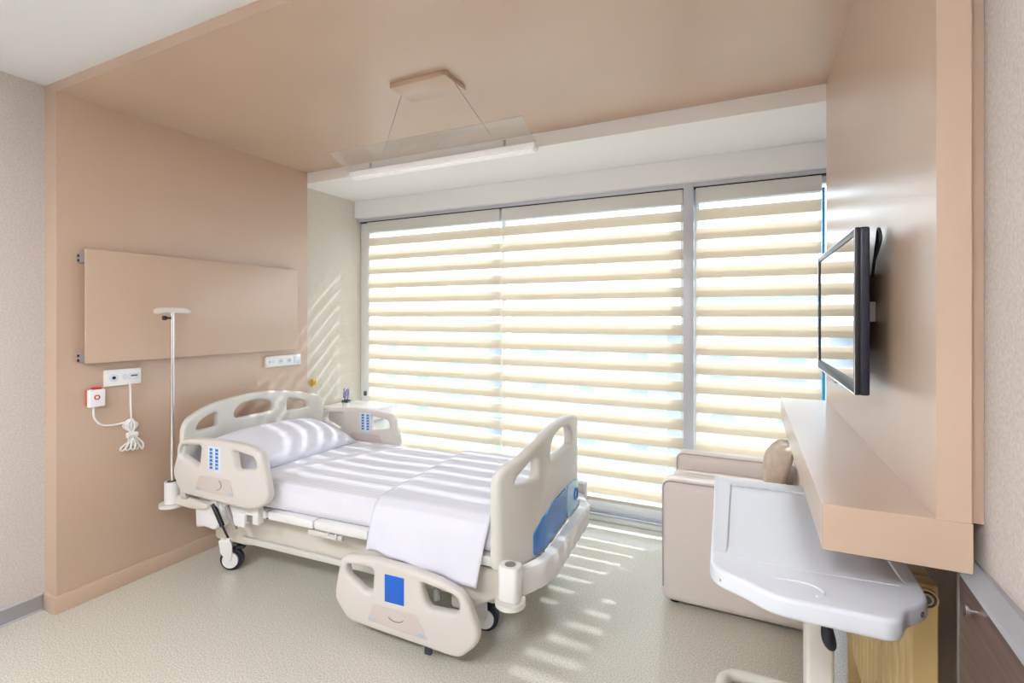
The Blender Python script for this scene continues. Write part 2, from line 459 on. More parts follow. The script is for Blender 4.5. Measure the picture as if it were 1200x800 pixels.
# ------------------------------------------------------------------ outside
tag(obj('ground_outside', box(-120, 120, 6, 200, -9.2, -9.0), 'ground_pale'), 'pale ground far below the window', 'ground', kind='structure')
def house(x, y, w, d, h, roof, label):
    t = thing('building', label, 'building', (x, y, -9.0))
    obj('wall_block', box(-w / 2, w / 2, -d / 2, d / 2, 0, h), 'house_pale', t)
    bm = bmesh.new()
    e = .4
    b4 = [bm.verts.new(p) for p in ((-w / 2 - e, -d / 2 - e, h), (w / 2 + e, -d / 2 - e, h), (w / 2 + e, d / 2 + e, h), (-w / 2 - e, d / 2 + e, h))]
    r2 = [bm.verts.new((-w / 2 + d / 2, 0, h + roof)), bm.verts.new((w / 2 - d / 2, 0, h + roof))]
    bm.faces.new(b4); bm.faces.new((b4[0], b4[1], r2[1], r2[0])); bm.faces.new((b4[2], b4[3], r2[0], r2[1]))
    bm.faces.new((b4[1], b4[2], r2[1])); bm.faces.new((b4[3], b4[0], r2[0]))
    obj('roof', bm, 'house_roof', t)
    first = None
    nx = max(2, int(w / 3.2)); nz = int(h / 3.0)
    for i in range(nx):
        for k in range(nz):
            p = (-w / 2 + (i + .5) * w / nx, -d / 2 - .03, 1.2 + k * 3.0)
            if first is None:
                first = obj('window_pane', box(-.6, .6, -.03, .03, 0, 1.4), 'house_window', t); first.location = p
            else: share('window_pane', first, t, p)
house(3.6, 34, 13, 10, 11.6, 2.4, 'pale hipped-roof building outside right of the grey post')
house(-12.5, 40, 15, 10, 9.4, 2.4, 'pale hipped-roof building outside behind the middle blind')
house(-33, 42, 17, 11, 10.2, 2.6, 'pale hipped-roof building outside behind the left blind')

# ================================================================== HOSPITAL BED
bed = thing('hospital_bed', 'cream hospital bed with curved plastic end boards and side rails', 'bed', (-3.0, 2.255, 0), math.radians(3.0))
def sweep(v_, w, flat):          # how far a board end is swept back at v
    e = max(0.0, abs(v_) - flat) / (0.54 - flat)
    return w * e ** 1.7
def endboard(name, outer, holes, u0, sgn, w, flat, th=0.046):
    bm = plate(outer, holes, th, 0.016, 3)
    cut(bm, 0, [-.52 + .04 * k for k in range(27)])
    for v_ in bm.verts:
        vv, y, z = v_.co.x, v_.co.y, v_.co.z
        v_.co = Vector((u0 - y * sgn * -1 + sgn * -1 * sweep(vv, w, flat), vv, z))
    return obj(name, bm, 'bed_plastic', bed, 50)
def sym(half):                   # half outline from the near bottom up to the middle, mirrored
    return half + [(-x, z) for x, z in half[::-1]]
hb_out = round_poly(sym([(-.54, .46), (-.54, .87), (-.50, .915), (-.40, .945), (-.27, .972), (-.13, .990), (-.04, .994)]), .05, 4)
h1 = [(-.435, .832), (-.420, .868), (-.365, .895), (-.285, .912), (-.268, .90), (-.268, .835), (-.285, .825)]
h2 = [(-.150, .848), (-.150, .90), (-.105, .932), (0.0, .945), (.105, .932), (.150, .90), (.150, .848)]
h3 = [(-x, z) for x, z in h1]
endboard('headboard', hb_out, [round_poly(h1, .02), round_poly(h2, .03), round_poly(h3, .02)], 0.0, -1, 0.09, .25)
fb_out = round_poly(sym([(-.54, .43), (-.54, .83), (-.505, .872), (-.43, .898), (-.36, .93), (-.27, .958), (-.13, .976), (-.04, .978)]), .05, 4)
f1 = [(-.465, .785), (-.455, .815), (-.40, .857), (-.345, .882), (-.330, .87), (-.330, .80), (-.345, .785)]
f2 = [(-.175, .825), (-.175, .885), (-.12, .925), (0.0, .938), (.12, .925), (.175, .885), (.175, .825)]
f3 = [(-x, z) for x, z in f1]
fb = endboard('footboard', fb_out, [round_poly(f1, .02), round_poly(f2, .03), round_poly(f3, .02)], 2.13, 1, 0.11, .27)
# blue insert on the outer face of the footboard
def face_plate(name, outline, m, u0, sgn, w, flat, th, parent, out):
    bm = plate(round_poly(outline, .02), [], th, 0.002, 2)
    cut(bm, 0, [-.5 + .05 * k for k in range(21)])
    for v_ in bm.verts:
        vv, y, z = v_.co.x, v_.co.y, v_.co.z
        v_.co = Vector((u0 + sgn * out - y - sgn * sweep(vv, w, flat), vv, z))
    return obj(name, bm, m, parent)
face_plate('accent_panel', [(-.37, .455), (-.37, .555), (-.30, .598), (-.15, .62), (.06, .622), (.06, .455)], 'accent_blue', 2.13, 1, 0.11, .27, .008, fb, .0245)
face_plate('accent_panel', [(.075, .455), (.075, .622), (.22, .615), (.34, .585), (.40, .545), (.40, .455)], 'accent_light', 2.13, 1, 0.11, .27, .008, fb, .0245)
ring = [(2.16, .24 + .03 * math.cos(a), .53 + .03 * math.sin(a)) for a in [2 * PI * k / 20 for k in range(20)]]
obj('emblem_ring', tube(ring, .004, 6, True), 'blue_panel', fb)

# side rails
def rail_part(outer, holes, v0, r=.035):
    bm = plate(round_poly(outer, r, 5), [round_poly(h, .022, 4) for h in holes], .052, .018, 4)
    o = obj('side_rail', bm, 'bed_plastic_warm', bed, 50); o.location = (0, v0, 0)
    return o
hr_out = [(.105, .815), (.25, .833), (.42, .838), (.60, .830), (.715, .805), (.775, .59), (.755, .545), (.68, .505), (.60, .498), (.10, .512), (.03, .62), (.06, .70)]
hr_A = [(.105, .785), (.272, .796), (.255, .688), (.235, .680), (.098, .728)]
hr_B = [(.512, .795), (.672, .772), (.684, .716), (.530, .690)]
def controls(rail, u, z, side, icons=True):
    y = side * .0262
    lb = obj('control_label', box(u - .047, u + .047, y - .0012, y + .0012, z - .066, z + .066, .001), 'label_white', rail)
    if icons:
        bm = bmesh.new()
        for c in (-.022, .022):
            for k in range(6):
                zz = z + .05 - k * .0195
                add_cyl(bm, (u + c, y + side * .001, zz), (u + c, y + side * .0025, zz), .0075, n=8)
                add_box(bm, u + c - .011, u + c - .007, y + side * .001 - .0005, y + side * .001 + .0012, zz - .008, zz + .008)
                add_box(bm, u + c + .007, u + c + .011, y + side * .001 - .0005, y + side * .001 + .0012, zz - .008, zz + .008)
        o = obj('icon_print', bm, 'icon_blue', rail); o['kind'] = 'stuff'
def recess(rail, pts, side):
    bm = plate(round_poly(pts, .01, 3), [], .003, .001, 2)
    o = obj('latch_panel', bm, 'bed_grey_panel', rail); o.location = (0, side * .0262, 0)
def arc_mark(rail, c, r, a0, a1, side):
    pts = [(c[0] + r * math.cos(a), side * .0285, c[1] + r * .6 * math.sin(a)) for a in [a0 + (a1 - a0) * k / 10 for k in range(11)]]
    obj('arrow_mark', tube(pts, .0014, 5), 'bed_dark', rail)
def badge(rail, x, z, side):
    obj('badge', box(x - .017, x + .017, side * .0275 - .001, side * .0275 + .001, z - .008, z + .008), 'badge_grey', rail)
near_head = rail_part(hr_out, [hr_A, hr_B], -.53)
controls(near_head, .378, .735, -1)
recess(near_head, [(.265, .637), (.497, .637), (.528, .552), (.226, .552)], -1)
arc_mark(near_head, (.385, .60), .05, -1.3, .9, -1)
badge(near_head, .25, .563, -1); badge(near_head, .50, .563, -1)
far_head = rail_part(hr_out, [hr_A, hr_B], .50)
controls(far_head, .378 + .10, .745, -1)
recess(far_head, [(.36, .668), (.60, .668), (.63, .60), (.34, .60)], -1)
far_head.location.x = .07
fr_out = [(1.245, .375), (1.30, .392), (1.43, .399), (1.60, .394), (1.765, .376), (1.885, .340), (1.92, .300), (1.965, .190), (1.955, .135), (1.875, .063), (1.82, .062), (1.29, .088), (1.212, .175), (1.212, .225)]
fr_A = [(1.280, .350), (1.435, .356), (1.425, .252), (1.395, .240), (1.280, .300)]
fr_B = [(1.680, .345), (1.850, .322), (1.872, .300), (1.870, .248), (1.730, .238), (1.712, .255)]
near_foot = rail_part(fr_out, [fr_A, fr_B], -.545)
obj('blue_label', box(1.499, 1.602, -.0275, -.025, .226, .348, .001), 'blue_panel', near_foot)
recess(near_foot, [(1.436, .203), (1.668, .197), (1.725, .105), (1.404, .120)], -1)
arc_mark(near_foot, (1.56, .175), .045, -2.6, -.5, -1)
badge(near_foot, 1.435, .133, -1); badge(near_foot, 1.69, .118, -1)
bm = box(1.70, 1.735, -.02, .0, .035, .068, .006)
obj('rubber_stop', bm, 'rubber', near_foot)
far_foot = share('side_rail', near_foot, bed, (0, .50, 0))

# mattress platform sections
for (u0, u1) in ((.10, .66), (.675, .985), (.993, 1.325), (1.335, 2.03)):
    obj('platform_section', box(u0, u1, -.475, .475, .425, .470, .008), 'bed_white', bed)
obj('under_frame', box(.12, 2.03, -.40, .40, .385, .424, .006), 'bed_dark', bed)
# rail hinge arms
for (v_, s) in ((-1, 1), (1, 1)):
    vv = v_ * .50
    for (u0, za, zb) in ((.30, .40, .56), (.62, .40, .56)):
        obj('hinge_arm', box(u0 - .022, u0 + .022, vv - .018 + (.012 if v_ < 0 else -.012), vv + .018 + (.012 if v_ < 0 else -.012), za, zb, .006), 'bed_white', bed)
    for u0 in (1.50, 1.68):
        obj('hinge_arm', tube([(u0, v_ * .40, .40), (u0 + .02, v_ * .46, .33), (u0 + .05, v_ * .50, .24)], .017, 8), 'steel_grey', bed)
# base
bo = round_poly([(.10, .175), (.10, .33), (.20, .40), (.55, .385), (1.60, .36), (1.90, .33), (2.02, .29), (1.98, .20), (1.60, .205), (.55, .215), (.36, .175)], .03, 4)
bm = plate(bo, [], .70, .02, 3)
obj('base_cover', bm, 'bed_cream', bed, 45)
obj('base_rail', box(.36, 1.95, -.372, -.350, .205, .238, .006), 'bed_plastic', bed)
obj('base_rail', box(.36, 1.95, .350, .372, .205, .238, .006), 'bed_plastic', bed)
# cross leg piece visible below the drape at the foot
obj('foot_skirt', plate(round_poly([(1.76, .185), (1.83, .185), (2.07, .315), (2.09, .40), (1.76, .40)], .02, 3), [], .06, .014, 3), 'bed_cream', bed).location = (0, -.41, 0)
# motor housing with crank lever under the near head rail
obj('motor_box', plate(round_poly([(.13, .30), (.12, .43), (.16, .47), (.33, .47), (.34, .36), (.28, .305), (.20, .315)], .015, 3), [], .09, .012, 3), 'bed_white', bed).location = (0, -.44, 0)
ca = obj('gas_spring', cyl((.300, -.505, .465), (.375, -.505, .355), .0125, n=14), 'black', bed)
obj('spring_rod', cyl((.370, -.505, .362), (.425, -.505, .290), .006, n=10), 'black', ca)
obj('spring_eye', cyl((.425, -.512, .289), (.425, -.497, .289), .011, n=12), 'bed_white', ca)
obj('lever_arm', tube([(.38, -.485, .46), (.42, -.485, .40), (.45, -.485, .34)], .012, 8), 'steel_grey', bed)
obj('lever_arm', tube([(.36, -.47, .45), (.44, -.47, .40), (.52, -.47, .375)], .014, 8), 'bed_white', bed)
obj('bracket', box(.43, .52, -.49, -.46, .36, .44, .01), 'bed_white', bed)
# accessory rail with hooks under the platform
obj('accessory_rail', box(.94, 1.16, -.462, -.440, .385, .412, .006), 'bed_plastic', bed)
hp = [(1.08, -.47, .424), (1.08, -.47, .40), (1.13, -.47, .40), (1.13, -.47, .424)]
obj('drainage_hook', tube(hp, .006, 8), 'bed_white', bed)
# castors
def castor(u, v_, ang):
    f = obj('castor', box(-.035, .035, -.025, .025, .10, .19, .012), 'bed_white', bed)
    f.location = (u, v_, 0); f.rotation_euler = (0, 0, ang)
    for s in (-1, 1):
        bm = cyl((.03, s * .028 - .004, .065), (.03, s * .028 + .004, .065), .045, n=28)
        obj('hub_cap', bm, 'bed_white', f)
    bm = cyl((.03, -.024, .065), (.03, .024, .065), .0645, n=32)
    bmesh.ops.bevel(bm, geom=[e for e in bm.edges if len(e.link_faces) == 2 and abs(e.calc_face_angle(0)) > 1.0], offset=.010, segments=3, affect='EDGES')
    obj('wheel', bm, 'rubber', f)
    bm = box(.055, .105, -.022, .022, .125, .150, .006); add_box(bm, .05, .09, -.018, .018, .155, .185, .006)
    obj('brake_pedal', bm, 'navy_black', f)
    bm = plate(round_poly([(-.035, .19), (.035, .19), (.045, .15), (.045, .09), (.035, .06), (.018, .06), (-.02, .11)], .015, 4), [], .012, .004, 2)
    o = obj('fork', bm, 'bed_white', f); o.location = (0, -.033, 0)
    share('fork', o, f, (0, .033, 0))
castor(.185, -.33, math.radians(27)); castor(.185, .33, math.radians(10))
castor(1.82, -.26, math.radians(12)); castor(1.84, .33, math.radians(15))
# bumper bar with corner posts at the foot
def bump_u(v_): return 2.185 - sweep(v_, .11, .27)
bm = bmesh.new()
NB = 60
rows = []
for i in range(NB + 1):
    v_ = -.50 + 1.0 * i / NB
    u = bump_u(v_)
    rib = .003 * (1 if (i // 3) % 2 == 0 else 0) if abs(v_) < .42 else 0
    rows.append([bm.verts.new(p) for p in ((u - .02, v_, .335), (u + .028 + rib, v_, .345), (u + .034 + rib, v_, .375), (u + .034 + rib, v_, .42), (u + .022, v_, .445), (u - .02, v_, .447))])
for i in range(NB):
    for k in range(6): bm.faces.new((rows[i][k], rows[i][(k + 1) % 6], rows[i + 1][(k + 1) % 6], rows[i + 1][k]))
bm.faces.new(rows[0]); bm.faces.new(rows[-1][::-1])
obj('bumper_bar', bm, 'bed_white', bed, 40)
def corner_post(u, v_):
    p = obj('corner_post', plate(round_poly([(-.044, -.036), (.044, -.036), (.044, .036), (-.044, .036)], .026, 5), [], .14, .006, 2), 'bed_white', bed)
    p.rotation_euler = (PI / 2, 0, 0); p.location = (u, v_, .425)
    q = obj('socket_hole', cyl((0, .069, 0), (0, .0712, 0), .023, n=24), 'steel_grey', p)
    obj('bumper_disc', cyl((0, -.092, 0), (0, -.0705, 0), .062, n=32), 'bed_plastic', p)
corner_post(2.10, -.548); corner_post(2.10, .548)
def head_post(u, v_):
    p = obj('corner_post', cyl((0, 0, .42), (0, 0, .545), .040, n=28), 'bed_white', bed)
    p.location = (u, v_, 0)
    obj('socket_hole', cyl((0, 0, .545), (0, 0, .547), .026, n=24), 'bed_dark', p)
    obj('bumper_disc', cyl((0, 0, .402), (0, 0, .420), .066, n=32), 'bed_plastic', p)
head_post(-.055, -.495); head_post(-.055, .53)
obj('head_bracket', plate(round_poly([(-.03, .42), (.0, .475), (.12, .47), (.26, .455), (.25, .425), (.12, .41)], .015, 3), [], .05, .008, 3), 'bed_cream', bed).location = (0, -.48, 0)
obj('head_crossbar', box(-.06, -.02, -.47, .50, .42, .455, .01), 'bed_cream', bed)

# ------------------------------------------------------------------ mattress and linen (bed-local coordinates on their own empties)
BM = Matrix.Translation((-3.0, 2.255, 0)) @ Matrix.Rotation(math.radians(3.0), 4, 'Z')
def on_bed(o):
    o.matrix_world = BM; return o
bm = box(.055, 2.055, -.465, .465, .471, .622, .045, 5)
cut(bm, 0, [.055 + .1 * k for k in range(1, 20)]); cut(bm, 1, [-.4 + .1 * k for k in range(9)])
for v_ in bm.verts:
    if v_.co.z > .60: v_.co.z += .006 * math.sin(v_.co.x * 5.1) * math.cos(v_.co.y * 4)
on_bed(tag(obj('mattress', bm, 'linen', None, 60), 'mattress in a white striped fitted sheet on the bed', 'mattress'))
# folded draw sheet hanging over the near side at the foot
def drape(a, b_):
    # b_: 0 at the near hem, 1 at the far hem
    prof = [(-.503, .365), (-.500, .45), (-.492, .55), (-.478, .606), (-.440, .634), (-.30, .637), (0, .638), (.30, .637), (.440, .634), (.478, .606), (.490, .54), (.495, .46)]
    s = b_ * (len(prof) - 1); i = min(int(s), len(prof) - 2); f = s - i
    p = Vector(prof[i]).lerp(Vector(prof[i + 1]), f)
    hang = max(0.0, (.60 - p.y) / .24)
    u = 1.372 + a * .60 - .028 * hang * (1 - a) - .045 * hang * a
    wav = .010 * hang * math.sin(a * 9.0 + 1.0) + .006 * hang * math.sin(a * 21)
    z = p.y + hang * (.035 * (1 - a) - .012 * a + .012 * math.sin(a * 5.5))
    return Vector((u, p.x + (wav if b_ < .5 else -wav) - (.012 * hang if b_ < .5 else 0), z))
bm = grid(drape, 36, 66)
o = obj('draw_sheet', bm, 'linen_plain', None, 80)
sm = o.modifiers.new('thickness', 'SOLIDIFY'); sm.thickness = .004; sm.offset = 1
on_bed(tag(o, 'plain white draw sheet draped over the foot of the mattress', 'bed sheet'))
# pillow
def pillow_bm(L, W, Tk, nu=28, nv=20):
    bm = bmesh.new(); rows = {}
    def h(a, b_):
        x, y = 2 * a - 1, 2 * b_ - 1
        return Tk * max(0.0, (1 - abs(x) ** 3.2)) ** .55 * max(0.0, (1 - abs(y) ** 3.0)) ** .55
    top = [[None] * (nv + 1) for _ in range(nu + 1)]; bot = [[None] * (nv + 1) for _ in range(nu + 1)]
    for i in range(nu + 1):
        for j in range(nv + 1):
            a, b_ = i / nu, j / nv; x, y = 2 * a - 1, 2 * b_ - 1
            px = x * L / 2 * (1 - .05 * (1 - x * x) * 0 - .04 * (1 - y * y) * abs(x)); py = y * W / 2 * (1 - .05 * (1 - x * x) * abs(y))
            hh = h(a, b_)
            edge = i in (0, nu) or j in (0, nv)
            wr = .004 * math.sin(9 * a + 4 * b_) * (hh / Tk)
            top[i][j] = bm.verts.new((px, py, hh * .72 + wr))
            bot[i][j] = top[i][j] if edge else bm.verts.new((px, py, -hh * .28))
    for i in range(nu):
        for j in range(nv):
            bm.faces.new((top[i][j], top[i + 1][j], top[i + 1][j + 1], top[i][j + 1]))
            try: bm.faces.new((bot[i][j + 1], bot[i + 1][j + 1], bot[i + 1][j], bot[i][j]))
            except ValueError: pass
    return bm
p = obj('pillow', pillow_bm(.47, .84, .145), 'linen_plain', None, 80)
p.matrix_world = BM @ Matrix.Translation((.30, -.01, .684)) @ Matrix.Rotation(math.radians(13), 4, 'Y') @ Matrix.Rotation(math.radians(-3), 4, 'Z')
tag(p, 'plump white pillow against the headboard of the bed', 'pillow')

# ------------------------------------------------------------------ IV pole in the head socket
ivp = BM @ Vector((-.055, -.495, 0))
iv = thing('iv_pole', 'chrome infusion pole with a cream hook bar standing at the bed head', 'infusion pole', (ivp.x, ivp.y, .5475))
obj('pole', cyl((0, 0, 0), (0, 0, .985), .0105, n=18), 'chrome', iv)
hk = obj('hook_bar', plate(round_poly([(-.10, -.012), (-.095, .012), (-.06, .022), (.06, .022), (.095, .012), (.10, -.012), (.085, -.02), (.05, -.012), (-.05, -.012), (-.085, -.02)], .01, 3), [], .022, .008, 3), 'bed_cream', iv)
hk.location = (0, 0, .985); hk.rotation_euler = (0, 0, PI / 2)
for s in (-1, 1):
    obj('hook_tip', tube([(.004, s * .06, .988), (.006, s * .085, .972), (.006, s * .10, .975), (.006, s * .102, .992)], .0045, 6), 'bed_plastic', iv)
bm = cyl((0, -.012, .945), (0, -.035, .945), .006, n=10); add_cyl(bm, (0, -.034, .945), (0, -.05, .945), .013, n=14)
obj('clamp_knob', bm, 'black', iv)

# ------------------------------------------------------------------ things on the bed-head wall
hp = thing('headwall_panel', 'flat beige rectangular panel fixed on the wall above the bed', 'wall panel', (PL, 2.05, 1.25))
obj('board', box(.030, .052, -.672, .668, .005, .605, .002), 'laminate', hp)
for z in (.035, .555):
    br = obj('bracket', box(0, .030, -.690, -.640, z - .022, z + .022, .002), 'grey_strip', hp)
    for dz in (-.012, .012):
        obj('bolt', cyl((.016, -.694, z + dz), (.016, -.6895, z + dz), .007, n=12), 'black', br)
    share('bracket', br, hp, (0, 1.328, 0))
obj('back_rail', box(0, .030, -.60, .60, .12, .17), 'grey_strip', hp); obj('back_rail', box(0, .030, -.60, .60, .44, .49), 'grey_strip', hp)

op = thing('service_panel', 'white plate with call sockets beside the bed near the left wall edge', 'socket panel', (PL, 1.565, 1.165))
obj('face_plate', box(0, .018, -.090, .090, -.045, .045, .004), 'white_plastic', op)
def socket(y, r, dark, par):
    bm = cyl((.018, y, 0), (.0195, y, 0), r, n=24)
    o = obj('socket', bm, 'label_white', par)
    if dark: obj('socket_hole', cyl((.0195, y, 0), (.0205, y, 0), dark, n=14), 'black', o)
socket(-.047, .022, .009, op); socket(.008, .016, 0, op)
bm = box(.018, .0195, .026, .078, -.018, .018, .0005); o = obj('socket', bm, 'label_white', op)
obj('port', box(.0195, .0205, .036, .068, .000, .008), 'gunmetal', o)
op2 = thing('outlet_strip', 'long white strip of power outlets above the headboard', 'socket panel', (PL, 2.622, 1.172))
obj('face_plate', box(0, .020, -.155, .155, -.040, .040, .004), 'white_plastic', op2)
for y, d in ((-.125, .006), (-.090, 0), (-.030, .012), (.045, .012)):
    bm = cyl((.020, y, 0), (.0215, y, 0), .022 if d > .01 else .013, n=24)
    o = obj('socket', bm, 'label_white', op2)
    if d: obj('socket_hole', cyl((.0215, y, 0), (.0222, y, 0), d, n=16), 'steel_grey', o)
bm = box(.020, .024, .085, .140, -.028, .028, .001); obj('rocker_switch', bm, 'label_white', op2)
tag(obj('yellow_outlet', box(0, .025, -.018, .018, -.028, .028, .005), ['yellow']), 'small yellow gas outlet on the cream wall by the bed', 'outlet').location = (XL + .006, 3.005, .955)
oy = bpy.data.objects['yellow_outlet']
for dy in (-.006, .008): obj('slot', box(.025, .0265, dy - .002, dy + .002, -.014, .014), 'brass_dark', oy)

nc = thing('nurse_call_handset', 'white nurse call handset with red edges and coiled cord on the wall', 'call handset', (PL, 1.435, 1.072))
bd = obj('body', box(.004, .034, -.038, .038, -.052, .042, .008, 3), 'white_plastic', nc)
obj('red_edge', box(0, .016, -.0395, .010, -.046, .040, .004), 'red', nc)
obj('red_button', box(.008, .030, -.020, .024, .040, .052, .004), 'red', nc)
obj('call_ring', tube([(.0345, -.002 + .011 * math.cos(2 * PI * k / 20), .0 + .011 * math.sin(2 * PI * k / 20)) for k in range(20)], .003, 6, True), 'red', bd)
obj('cord', tube(spline([(.012, -.008, -.05), (.012, -.005, -.11), (.014, .03, -.155), (.014, .09, -.165), (.016, .155, -.16)], 8), .005, 8), 'white_plastic', nc)
obj('cord', tube(spline([(.020, .157, .062), (.024, .160, .02), (.022, .162, -.06), (.018, .168, -.155)], 8), .005, 8), 'white_plastic', nc)
for k in range(5):
    dy = (k - 2) * .011; dx = .008 + .004 * (k % 3)
    pts = [(dx, .168 + dy * .4, -.150), (dx + .004, .150 + dy * .9, -.185), (dx, .178 - dy * .6, -.245), (dx + .003, .165 + dy * 2.0, -.300), (dx, .178 + dy * 2.2, -.318 - .003 * k), (dx + .005, .190 + dy * 1.7, -.295), (dx, .175 + dy * .5, -.24), (dx + .004, .185 - dy * .8, -.185), (dx, .172 + dy * .4, -.150)]
    obj('cord_loop', tube(spline(pts, 6), .0048, 6), 'white_plastic', nc)
obj('cord_tie', cyl((.012, .150, -.238), (.012, .200, -.238), .016, n=12), 'white_plastic', nc)

# ------------------------------------------------------------------ bedside cabinet and flowers
cb = thing('bedside_cabinet', 'white bedside cabinet behind the far bed rail in the window corner', 'cabinet', (-3.0, 3.22, 0), kind=None)
obj('body', box(-.22, .22, -.20, .20, .06, .725, .006), 'white_plastic', cb)
obj('top', box(-.235, .235, -.215, .215, .725, .750, .006), 'white_plastic', cb)
for z0, z1 in ((.09, .40), (.42, .70)):
    d = obj('drawer', box(.22, .235, -.19, .19, z0, z1, .003), 'bed_white', cb)
    obj('handle', box(.235, .25, -.06, .06, (z0 + z1) / 2 + .08, (z0 + z1) / 2 + .095, .003), 'steel_grey', d)
for x in (-.18, .18):
    for y in (-.16, .16): obj('foot', cyl((x, y, 0), (x, y, .06), .02, n=12), 'gunmetal', cb)
fl = thing('flower_pot', 'small pot of lavender flowers in the window corner behind the bed', 'potted flowers', (-2.99, 3.10, .7505))
obj('pot', cyl((0, 0, 0), (0, 0, .045), .026, .034, n=20), 'white_plastic', fl)
rnd = random.Random(3)
for k in range(9):
    a = 2 * PI * k / 9; L = .05 + .02 * rnd.random()
    d = Vector((math.cos(a), math.sin(a), 0)); s = Vector((-d.y, d.x, 0))
    bm = bmesh.new()
    c = [Vector((0, 0, .042)), Vector((0, 0, .062)) + d * L * .5, Vector((0, 0, .050)) + d * L]
    vs = [bm.verts.new(q) for q in (c[0], c[1] + s * .012, c[2], c[1] - s * .012, c[1] + Vector((0, 0, .004)))]
    for f in ((0, 1, 4), (1, 2, 4), (2, 3, 4), (3, 0, 4)): bm.faces.new([vs[i] for i in f])
    obj('leaf', bm, 'leaf_green', fl)
for k in range(7):
    a = 2 * PI * k / 7; x, y = .016 * math.cos(a), .022 * math.sin(a); h = .095 + .035 * rnd.random()
    st = obj('stem', cyl((x * .4, y * .4, .04), (x, y, h), .002, n=6), 'leaf_green', fl)
    bm = bmesh.new()
    for q in range(5):
        bmesh.ops.create_icosphere(bm, subdivisions=1, radius=.0085 - .0007 * q, matrix=Matrix.Translation((x + .004 * rnd.uniform(-1, 1), y + .004 * rnd.uniform(-1, 1), h - .012 + q * .010)))
    obj('blossom', bm, 'lavender', st)

# ------------------------------------------------------------------ shelf, television
shelf = thing('wall_shelf', 'long beige laminate box shelf under the television', 'shelf', (.27, 2.05, .991))
obj('shelf_box', box(.145 - .27, .400 - .27, YF - 2.05, YE - 2.05, 0, .100, .0012, 1), 'laminate', shelf)
TVX = .268
tv = thing('television', 'slim black flat television on the beige wall panel', 'television', (TVX, 2.00, 1.515))
obj('housing', box(0, .024, -.395, .395, -.227, .227, .006, 3), 'navy_black', tv)
obj('rear_shell', box(.024, .040, -.30, .30, -.17, .15, .006, 3), 'black', tv)
bz = obj('bezel', plate(round_poly([(-.395, -.227), (.395, -.227), (.395, .227), (-.395, .227)], .008, 3), [[(-.372, -.190), (.372, -.190), (.372, .206), (-.372, .206)]], .012, .002, 2), 'black', tv)
bz.rotation_euler = (0, 0, -PI / 2); bz.location = (-.004, 0, 0)
obj('screen', box(-.006, -.002, -.373, .373, -.191, .207), 'screen', tv)
obj('edge_trim', tube([(-.010, -.392, -.224), (-.010, .392, -.224), (-.010, .392, .224), (-.010, -.392, .224)], .002, 6, True), 'chrome', tv)
obj('sensor_tab', box(-.010, .004, -.035, .035, -.238, -.226, .003), 'steel_grey', tv)
br = obj('wall_bracket', box(.040, .0735, -.12, .12, -.12, .12, .004), 'black', tv)
obj('bracket_plate', box(.050, .073, -.20, -.12, -.03, .03, .003), 'white_plastic', br)
obj('cable', tube(spline([(.05, -.30, .14), (.062, -.315, .20), (.060, -.30, .232), (.062, -.27, .20), (.055, -.25, .10)], 8), .004, 8), 'black', tv)

# ------------------------------------------------------------------ pendant lamp
ld = thing('pendant_lamp', 'slim white tube pendant lamp with a tilted glass plate over the bed', 'pendant lamp', (-1.43, 2.03, ZP))
obj('ceiling_plate', box(-.155, .165, -.095, .09, -.024, -.0005, .002), 'laminate', ld)
def tilt(x0, x1, y0, z0, y1, z1, th):
    bm = bmesh.new(); n = Vector((0, -(z1 - z0), (y1 - y0))).normalized() * th / 2
    P = [Vector((x, y, z)) + s * n for s in (-1, 1) for (x, y, z) in ((x0, y0, z0), (x1, y0, z0), (x1, y1, z1), (x0, y1, z1))]
    vs = [bm.verts.new(q) for q in P]
    for f in ((0, 1, 2, 3), (4, 5, 6, 7), (0, 1, 5, 4), (1, 2, 6, 5), (2, 3, 7, 6), (3, 0, 4, 7)): bm.faces.new([vs[i] for i in f])
    return bm
gp = obj('glass_plate', tilt(-.57, .55, -.085, -.278, .075, -.340, .008), 'lamp_glass', ld)
obj('frost_film', tilt(-.569, .549, -.085, -.2735, .075, -.3355, .0004), 'lamp_frost', gp)
obj('tube_body', box(-.56, .55, .052, .106, -.372, -.342, .006, 3), 'white_plastic', ld)
obj('diffuser', box(-.545, .535, .058, .100, -.379, -.372, .003), 'tube_glow', ld)
for x in (-.40, .40):
    obj('clip', cyl((x, .045, -.343), (x, .045, -.318), .007, n=12), 'steel_grey', gp)
for x0, x1 in ((-.15, -.28), (.16, .36)):
    obj('wire', tube([(x0, -.01, -.02), (x1, .0, -.312)], .0016, 6), 'steel_grey', ld)

# ------------------------------------------------------------------ armchair
ac = thing('armchair', 'cream leather armchair with square padded arms facing the bed', 'armchair', (-.02, 3.04, 0))
ax0, ax1 = -.395, .345
def padded(name, x0, x1, y0, y1, z0, z1, bev, mat='leather'):
    return obj(name, box(x0, x1, y0, y1, z0, z1, bev, 5), mat, ac, 60)
for y0, y1 in ((-.372, -.222), (.205, .345)):
    a = padded('arm', ax0, ax1, y0, y1, .022, .655, .048)
    f = -1 if y0 < 0 else 1
    for ys in (y0 + .006, y1 - .006):
        pts = round_poly([(ax0 + .004, .10), (ax0 + .004, .651), (ax1 - .02, .651)], .045, 6)[7:-7]
        pts = [(ax0 + .006, .10)] + pts + [(ax1 - .03, .649)]
        obj('piping', tube([(q[0] + .004, ys + (.012 if ys == y0 + .006 else -.012), q[1] - .006) for q in pts], .0045, 6), 'piping', a)
padded('seat_base', ax0 + .02, ax1, -.225, .21, .022, .37, .02)
padded('seat_cushion', ax0 - .005, ax1 - .12, -.221, .204, .37, .565, .045)
padded('backrest', ax1 - .10, ax1, -.221, .204, .30, .72, .045)
